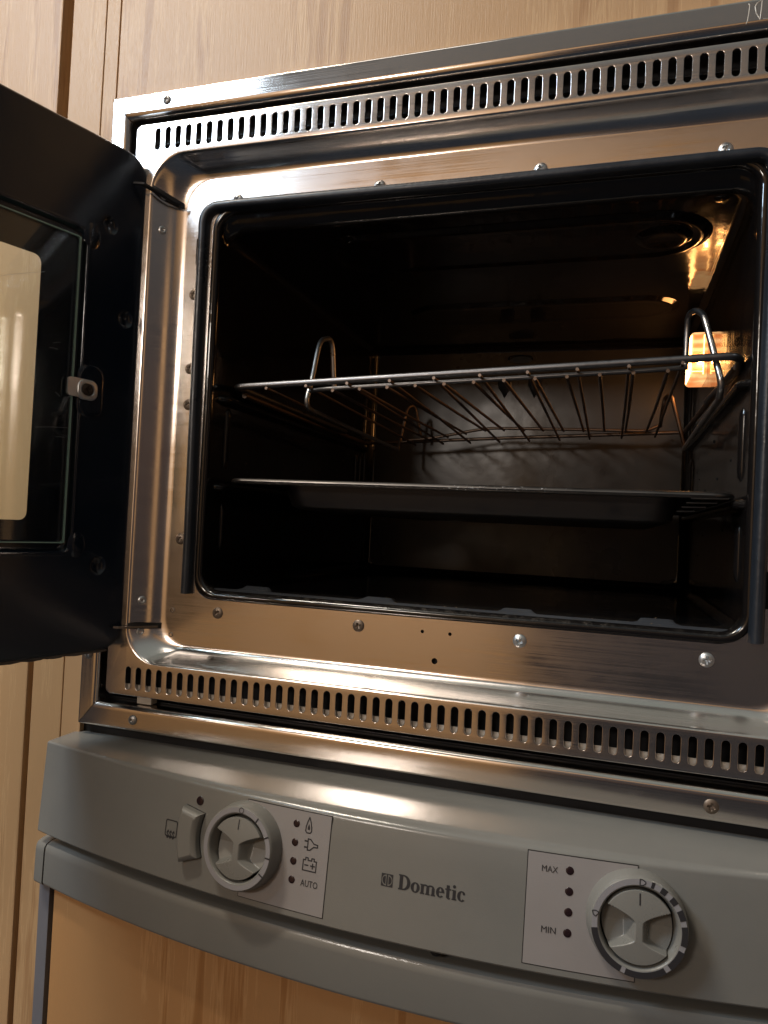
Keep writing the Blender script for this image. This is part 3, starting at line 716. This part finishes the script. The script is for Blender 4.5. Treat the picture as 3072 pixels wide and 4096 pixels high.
MB().box(-44, 598, -18, 0, -131.5, -122).make('gap_filler', 'holedark', fridge, 0)
MB().box(-48, 598, 6, 30, -900, -42).make('cabinet_shell', 'housing', fridge, 0)
MB().lathe([(3.6, 0), (3.4, 1.6), (2.6, 2.6), (1.2, 3.2)], (289.5, -72, -124.5), (0, -.2, -1), 14).make('latch_pin', 'holedark', fridge, 50)

# ---- flat print helpers (thin lettering standing a hair proud of the panel)
class Ink:
    def __init__(s): s.b = MB()
    def poly(s, outer, holes=(), h=.16):
        vs, fs = cdt(outer, holes); s.b.add([SP(x, z, h) for x, z in vs], fs)
    def line(s, pts, w, closed=False, h=.16):
        n_ = len(pts); rng = range(n_ if closed else n_-1)
        for i in rng:
            a = Vector(pts[i]); c_ = Vector(pts[(i+1) % n_]); dd = (c_-a)
            if dd.length < 1e-6: continue
            dd.normalize(); nn = Vector((-dd.y, dd.x))*w/2; e_ = dd*w*.35
            q = [a-e_-nn, c_+e_-nn, c_+e_+nn, a-e_+nn]; s.b.add([SP(p.x, p.y, h) for p in q], [(0, 1, 2, 3)])
    def make(s, name, par, m='print'): return s.b.make(name, m, par, 0)
def text2d(s, size):
    cu = bpy.data.curves.new('t', 'FONT'); cu.body = s; cu.size = size; cu.resolution_u = 3
    o = bpy.data.objects.new('t', cu); C.objects.link(o)
    dg = bpy.context.evaluated_depsgraph_get(); me = bpy.data.meshes.new_from_object(o.evaluated_get(dg))
    vs = [(v.co.x, v.co.y) for v in me.vertices]; fs = [tuple(p.vertices) for p in me.polygons]
    bpy.data.objects.remove(o); bpy.data.curves.remove(cu); bpy.data.meshes.remove(me)
    x0 = min(v[0] for v in vs); x1 = max(v[0] for v in vs); y0 = min(v[1] for v in vs); y1 = max(v[1] for v in vs)
    return [((x-x0)/(x1-x0), (y-y0)/(y1-y0)) for x, y in vs], fs
def put_text(name, s, x0, x1, z0, z1, par, h=.62):
    vs, fs = text2d(s, 1); b = MB(); b.add([SP(x0+u*(x1-x0), z0+v*(z1-z0), h) for u, v in vs], fs); return b.make(name, 'print', par, 0)
# label plates with a shadow groove round them
def lplate(x0, x1, z0, z1):
    g_ = Ink()
    def grid(a0, a1, b0, b1, h, m):
        b = MB(); vs = []; fs = []; n_ = 16
        for i in range(n_+1):
            for j in range(9): vs.append(SP(a0+(a1-a0)*i/n_, b0+(b1-b0)*j/8, h))
        for i in range(n_):
            for j in range(8): k = i*9+j; fs.append((k, k+1, k+10, k+9))
        return b.add(vs, fs).make('label_plate' if m == 'plate' else 'plate_groove', m, cp, 40)
    grid(x0-.55, x1+.55, z0-.55, z1+.55, .10, 'holedark'); grid(x0, x1, z0, z1, .36, 'plate')
lplate(151.5, 214.8, -117.2, -55.6); lplate(343, 406, -117.2, -54.9)
H = .52
dots = Ink()
for x, z in ((189.9, -64), (190.1, -75.7), (190.3, -87.3), (190.5, -98.8), (367.7, -62.8), (367.8, -74.4), (367.9, -85.8), (367.9, -97.2)):
    b = MB(); b.lathe([(2.45, .37), (2.3, .62), (1.2, .72), (.1, .74)], SP(x, z, 0), Snrm(x, z), 16); b.make('indicator_lens', 'lens', cp, 60)
b = MB(); b.lathe([(3.1, .05), (3.0, .35), (2.4, .5), (.1, .55)], SP(111.6, -63.8, 0), Snrm(111.6, -63.8), 20); b.make('indicator_lens', 'lens', cp, 60)
put_text('lettering', 'AUTO', 197.2, 209.4, -101.0, -97.0, cp); put_text('lettering', 'MAX', 351.4, 360.8, -65.2, -61.7, cp); put_text('lettering', 'MIN', 352.8, 361.2, -98.8, -95.3, cp)
def arc(cx, cz, rx, rz, a0, a1, n_=16): return [(cx+rx*cos(radians(a0+(a1-a0)*k/n_)), cz+rz*sin(radians(a0+(a1-a0)*k/n_))) for k in range(n_+1)]
# flame
i_ = Ink(); fl2 = [(199.2, -58.6), (198.0, -61.5), (197.2, -64.6), (197.0, -67.2), (197.9, -68.3), (200.3, -68.3), (201.4, -67.2), (201.2, -64.6), (200.4, -61.5)]
i_.line(fl2, .75, True, H); i_.poly([(199.2, -62.6), (198.3, -65), (198.5, -66.4), (199.9, -66.4), (200.1, -65)], (), H); i_.make('flame_symbol', cp)
# plug
i_ = Ink(); i_.line([(199.6, -71.8), (201.5, -72.0), (204.0, -74.4), (206.8, -74.7), (206.8, -76.2), (204.0, -76.4), (201.5, -78.6), (199.6, -78.8)], .75, True, H)
i_.line([(199.4, -73.4), (197.4, -73.4)], 1.0, False, H); i_.line([(199.4, -77.2), (197.4, -77.2)], 1.0, False, H); i_.make('plug_symbol', cp)
# battery
i_ = Ink(); i_.line([(197.6, -84.9), (199.2, -84.9), (199.2, -83.4), (201, -83.4), (201, -84.9), (203.6, -84.9), (203.6, -83.4), (205.4, -83.4), (205.4, -84.9), (207.1, -84.9), (207.1, -91.3), (197.6, -91.3)], .75, True, H)
i_.line([(198.9, -88), (201.3, -88)], .8, False, H); i_.line([(203.2, -88), (206, -88)], .8, False, H); i_.line([(204.6, -86.5), (204.6, -89.5)], .8, False, H); i_.make('battery_symbol', cp)
# cooling symbol by the button
i_ = Ink(); i_.line(rr(84.4, 94.4, -92.4, -81.6, 1.2, 3), .75, True)
for k in range(3):
    x = 86.9+k*2.5; i_.line([(x, -89), (x-.7, -90.6), (x+.6, -92.0), (x-.4, -93.6)], .75); i_.line([(x-.9, -90.0), (x, -88.6), (x+.8, -89.8)], .6)
    i_.line([(x-1.2, -92.6), (x-.3, -93.9), (x+.8, -93.0)], .6)
i_.make('cooling_symbol', cp)
# brand emblem and name
i_ = Ink(); sqh = []
sq = [(252.4, -90.3), (260.1, -90.3), (260.1, -82.8), (252.4, -82.8)]
def halfring(cx, cz, sgn):
    o_ = [(cx+sgn*3.1*sin(radians(a)), cz+3.3*cos(radians(a))) for a in range(0, 181, 15)]
    n2 = [(cx+sgn*(.55+2.0*sin(radians(a))), cz+2.35*cos(radians(a))) for a in range(180, -1, -15)]
    return o_, n2
Hl = []
for sgn in (-1, 1):
    cx = 256.25+sgn*.45; o_, n2 = halfring(cx, -86.55, sgn)
    Hl.append(o_); i_.poly(n2, ())
i_.poly(sq, Hl); i_.make('emblem', cp)
# serif name, drawn glyph by glyph: (x advance in units of cap height)
def glyphs(i_, x, z, s):
    def P_(pts): return [(x0+a*s, z+b_*s) for a, b_ in pts]
    def ring(cx, cz, rx, rz, tx, tz, a0=0, a1=360):
        n_ = 22; o_ = arc(cx, cz, rx, rz, a0, a1, n_); q = arc(cx, cz, rx-tx, rz-tz, a1, a0, n_)
        if a1-a0 == 360: i_.poly(P_(o_[:-1]), [P_(q[:-1])])
        else: i_.poly(P_(o_+q))
    def bar(a, b_, c_, d_): i_.poly(P_([(a, b_), (c_, b_), (c_, d_), (a, d_)]))
    x0 = x                                           # D
    bar(.07, 0, .32, 1); bar(0, 0, .38, .09); bar(0, .91, .38, 1)
    ring(.36, .5, .52, .5, .25, .10, -90, 90)
    x0 = x+.93*s; ring(.31, .33, .33, .345, .22, .085)                    # o
    x0 = x+1.60*s                                                        # m
    bar(.05, 0, .26, .64); bar(0, 0, .32, .08); bar(0, .57, .15, .65); bar(.44, 0, .65, .48); bar(.39, 0, .71, .08); bar(.83, 0, 1.04, .48); bar(.78, 0, 1.10, .08)
    ring(.36, .46, .26, .2, .14, .11, 0, 150); ring(.75, .46, .27, .2, .14, .11, 0, 150)
    x0 = x+2.74*s; ring(.30, .33, .30, .345, .21, .085, 0, 318); bar(.10, .31, .60, .39)   # e
    x0 = x+3.38*s; bar(.09, .08, .31, .88); bar(0, .57, .43, .66); ring(.28, .14, .18, .155, .10, .075, 180, 320)   # t
    x0 = x+3.86*s; bar(.06, 0, .28, .64); bar(0, 0, .34, .08); bar(0, .57, .16, .65)        # i
    i_.poly(P_(arc(.155, .86, .11, .11, 0, 345, 14)))
    x0 = x+4.24*s; ring(.31, .33, .31, .345, .22, .085, 48, 318); i_.poly(P_(arc(.46, .51, .09, .09, 0, 345, 12)))  # c
i_ = Ink(); glyphs(i_, 263.8, -90.4, 8.9); i_.make('brand_lettering', cp)

# ---- knobs
def knob(cx, cz, marks, label):
    nv = Snrm(cx, cz); base = Vector(SP(cx, cz, 0)); ux = Vector((1, 0, 0)); ux = (ux-nv*ux.dot(nv)).normalized(); uz = nv.cross(ux); uz = uz if uz.z > 0 else -uz
    K = lambda a, b_, h: tuple(base+ux*a+uz*b_+nv*h)
    ring_ = MB(); L = []
    for r, h in ((28.6, -1.5), (28.4, 1), (27.2, 9.8), (26.7, 11.2), (26.0, 12.0), (22.9, 12.0), (22.2, 11.6), (21.5, 10.2), (20.6, 4), (20.6, -.5)):
        L.append([K(r*cos(2*pi*k/72), r*sin(2*pi*k/72), h) for k in range(72)])
    ring_.loft(L); ro = ring_.make('knob_ring', 'plastic_soft', fridge, 40, label=label)
    fa = MB(); L = [[K(r*cos(2*pi*k/72), r*sin(2*pi*k/72), 12.12) for k in range(72)] for r in (26.0, 22.9)]
    fa.loft(L).make('ring_face', 'ring', ro, 40)
    fl3 = MB(); fl3.loft([[K(20.8*cos(2*pi*k/48), 20.8*sin(2*pi*k/48), .8) for k in range(48)]], True, False); fl3.make('ring_well', 'holedark', ro, 0)
    # grip: disc with two scoops
    R = 19.9; n_ = 84; vs = []; fs = []
    def hh(x, z):
        r = sqrt(x*x+z*z)
        zz_ = z/R; w = 2.6+ (max(0, zz_-.12)**1.6)*70 + (max(0, -zz_-.34)**1.6)*95
        t_ = (abs(x)-w+1.0)/6.0; t_ = min(1, max(0, t_)); t_ = t_*t_*(3-2*t_)
        top = 12.8-1.2*(r/R)**2
        low = 12.8-10.6*(1-(.6*max(0, -zz_)) )
        e_ = min(1, max(0, (R-r)/1.2))
        return (top*(1-t_)+low*t_)
    idx = {}
    rings = 60; seg = 260
    vs.append(K(0, 0, hh(0, 0)))
    for i in range(1, rings+1):
        r = R*i/rings
        for k in range(seg): a = 2*pi*k/seg; x, z = r*cos(a), r*sin(a); vs.append(K(x, z, hh(x, z)-(.5 if i == rings else 0)))
    for k in range(seg): vs.append(K(R*1.0*cos(2*pi*k/seg), R*sin(2*pi*k/seg), 1.0))
    for k in range(seg): fs.append((0, 1+k, 1+(k+1) % seg))
    for i in range(rings):
        for k in range(seg): a = 1+i*seg+k; c_ = 1+i*seg+(k+1) % seg; fs.append((a, a+seg, c_+seg, c_))
    gk = MB().add(vs, fs).make('knob_grip', 'plastic_soft', fridge, 50)
    mk = MB(); q = [(-.38, 12.2), (.38, 12.2), (.38, 18.6), (-.38, 18.6)]
    mk.add([K(a, b_, hh(a, b_)+.25) for a, b_ in q], [(0, 1, 2, 3)]); mk.make('pointer_mark', 'print', gk, 0)
    im = MB(); HF = 12.28
    def seg_(a0, a1, r0, r1):
        n2 = max(2, int(abs(a1-a0)/4)); A0 = [K(r0*sin(radians(a0+(a1-a0)*k/n2)), r0*cos(radians(a0+(a1-a0)*k/n2)), HF) for k in range(n2+1)]
        A1 = [K(r1*sin(radians(a0+(a1-a0)*k/n2)), r1*cos(radians(a0+(a1-a0)*k/n2)), HF) for k in range(n2+1)]
        im.loft([A0, A1], close=False)
    for mk_ in marks:
        if mk_[0] == 'tick': seg_(mk_[1]-1.1, mk_[1]+1.1, 22.6, 26.2)
        elif mk_[0] == 'seg': seg_(mk_[1], mk_[2], 23.0, 26.4)
        elif mk_[0] == 'loop':
            a0, pts, w = mk_[1], mk_[2], .55
            c_, s_ = cos(radians(-a0)), sin(radians(-a0)); cx_, cz_ = 24.5*sin(radians(a0)), 24.5*cos(radians(a0))
            P2 = [Vector((cx_+p, cz_+q_)) for p, q_ in pts]
            for a, b_ in zip(P2, P2[1:]+P2[:1]):
                dd = (b_-a).normalized(); nn = Vector((-dd.y, dd.x))*w/2
                im.add([K(v_.x, v_.y, HF) for v_ in (a-nn, b_-nn, b_+nn, a+nn)], [(0, 1, 2, 3)])
    im.make('dial_marks', 'print', ro, 0)
O_ = [(1.7*cos(2*pi*k/14), 1.75*sin(2*pi*k/14)) for k in range(14)]
D_ = [(-1.6, 1.7), (0, 1.5), (1.6, .4), (1.5, -.5), (0, -1.5), (-1.6, -1.7)]
Dl = [(-1.7, 1.3), (0, 1.5), (1.7, .9), (1.5, -.2), (.1, -1.7), (-1.2, -.6)]
knob(153, -84.4, [('loop', 2, O_)]+[('tick', a) for a in (34, 64, 94, 122)], 'left dial with an O and short tick marks')
knob(406, -84.4, [('loop', 3, D_), ('loop', -80, Dl), ('seg', 14, 18), ('seg', 27, 35), ('seg', 43, 52), ('seg', 60, 73), ('seg', 80, 104), ('seg', 111, 137), ('seg', 144, 160), ('seg', 156, 196), ('seg', 202, 262)], 'right dial with dark blocks round its rim')
# rocker button left of the first knob
def button():
    KX, KZ = 153, -84.4
    def out(ins):
        L1 = []
        a0, a1 = 163-0, 203
        for k in range(13): a = radians(a0+ins*1.0+(a1-a0-ins*2.0)*k/12); L1.append((KX+(54.5-ins)*cos(a), KZ+(54.5-ins)*sin(a)))
        a0, a1 = 204, 160
        for k in range(13): a = radians(a0-ins*1.6+(a1-a0+ins*3.2)*k/12); L1.append((KX+(38.2+ins)*cos(a), KZ+(38.2+ins)*sin(a)))
        return L1
    MB().loft([[SP(x, z, .12) for x, z in out(-.5)]], True).make('button_gap', 'holedark', cp, 0)
    L = [[SP(x, z, h) for x, z in out(i)] for i, h in ((0, -.5), (0, 4.0), (.35, 5.0), (1.6, 6.6), (3.0, 7.6), (3.6, 7.8))]
    MB().loft(L, False, True).make('push_button', 'plastic_soft', fridge, 28)
button()
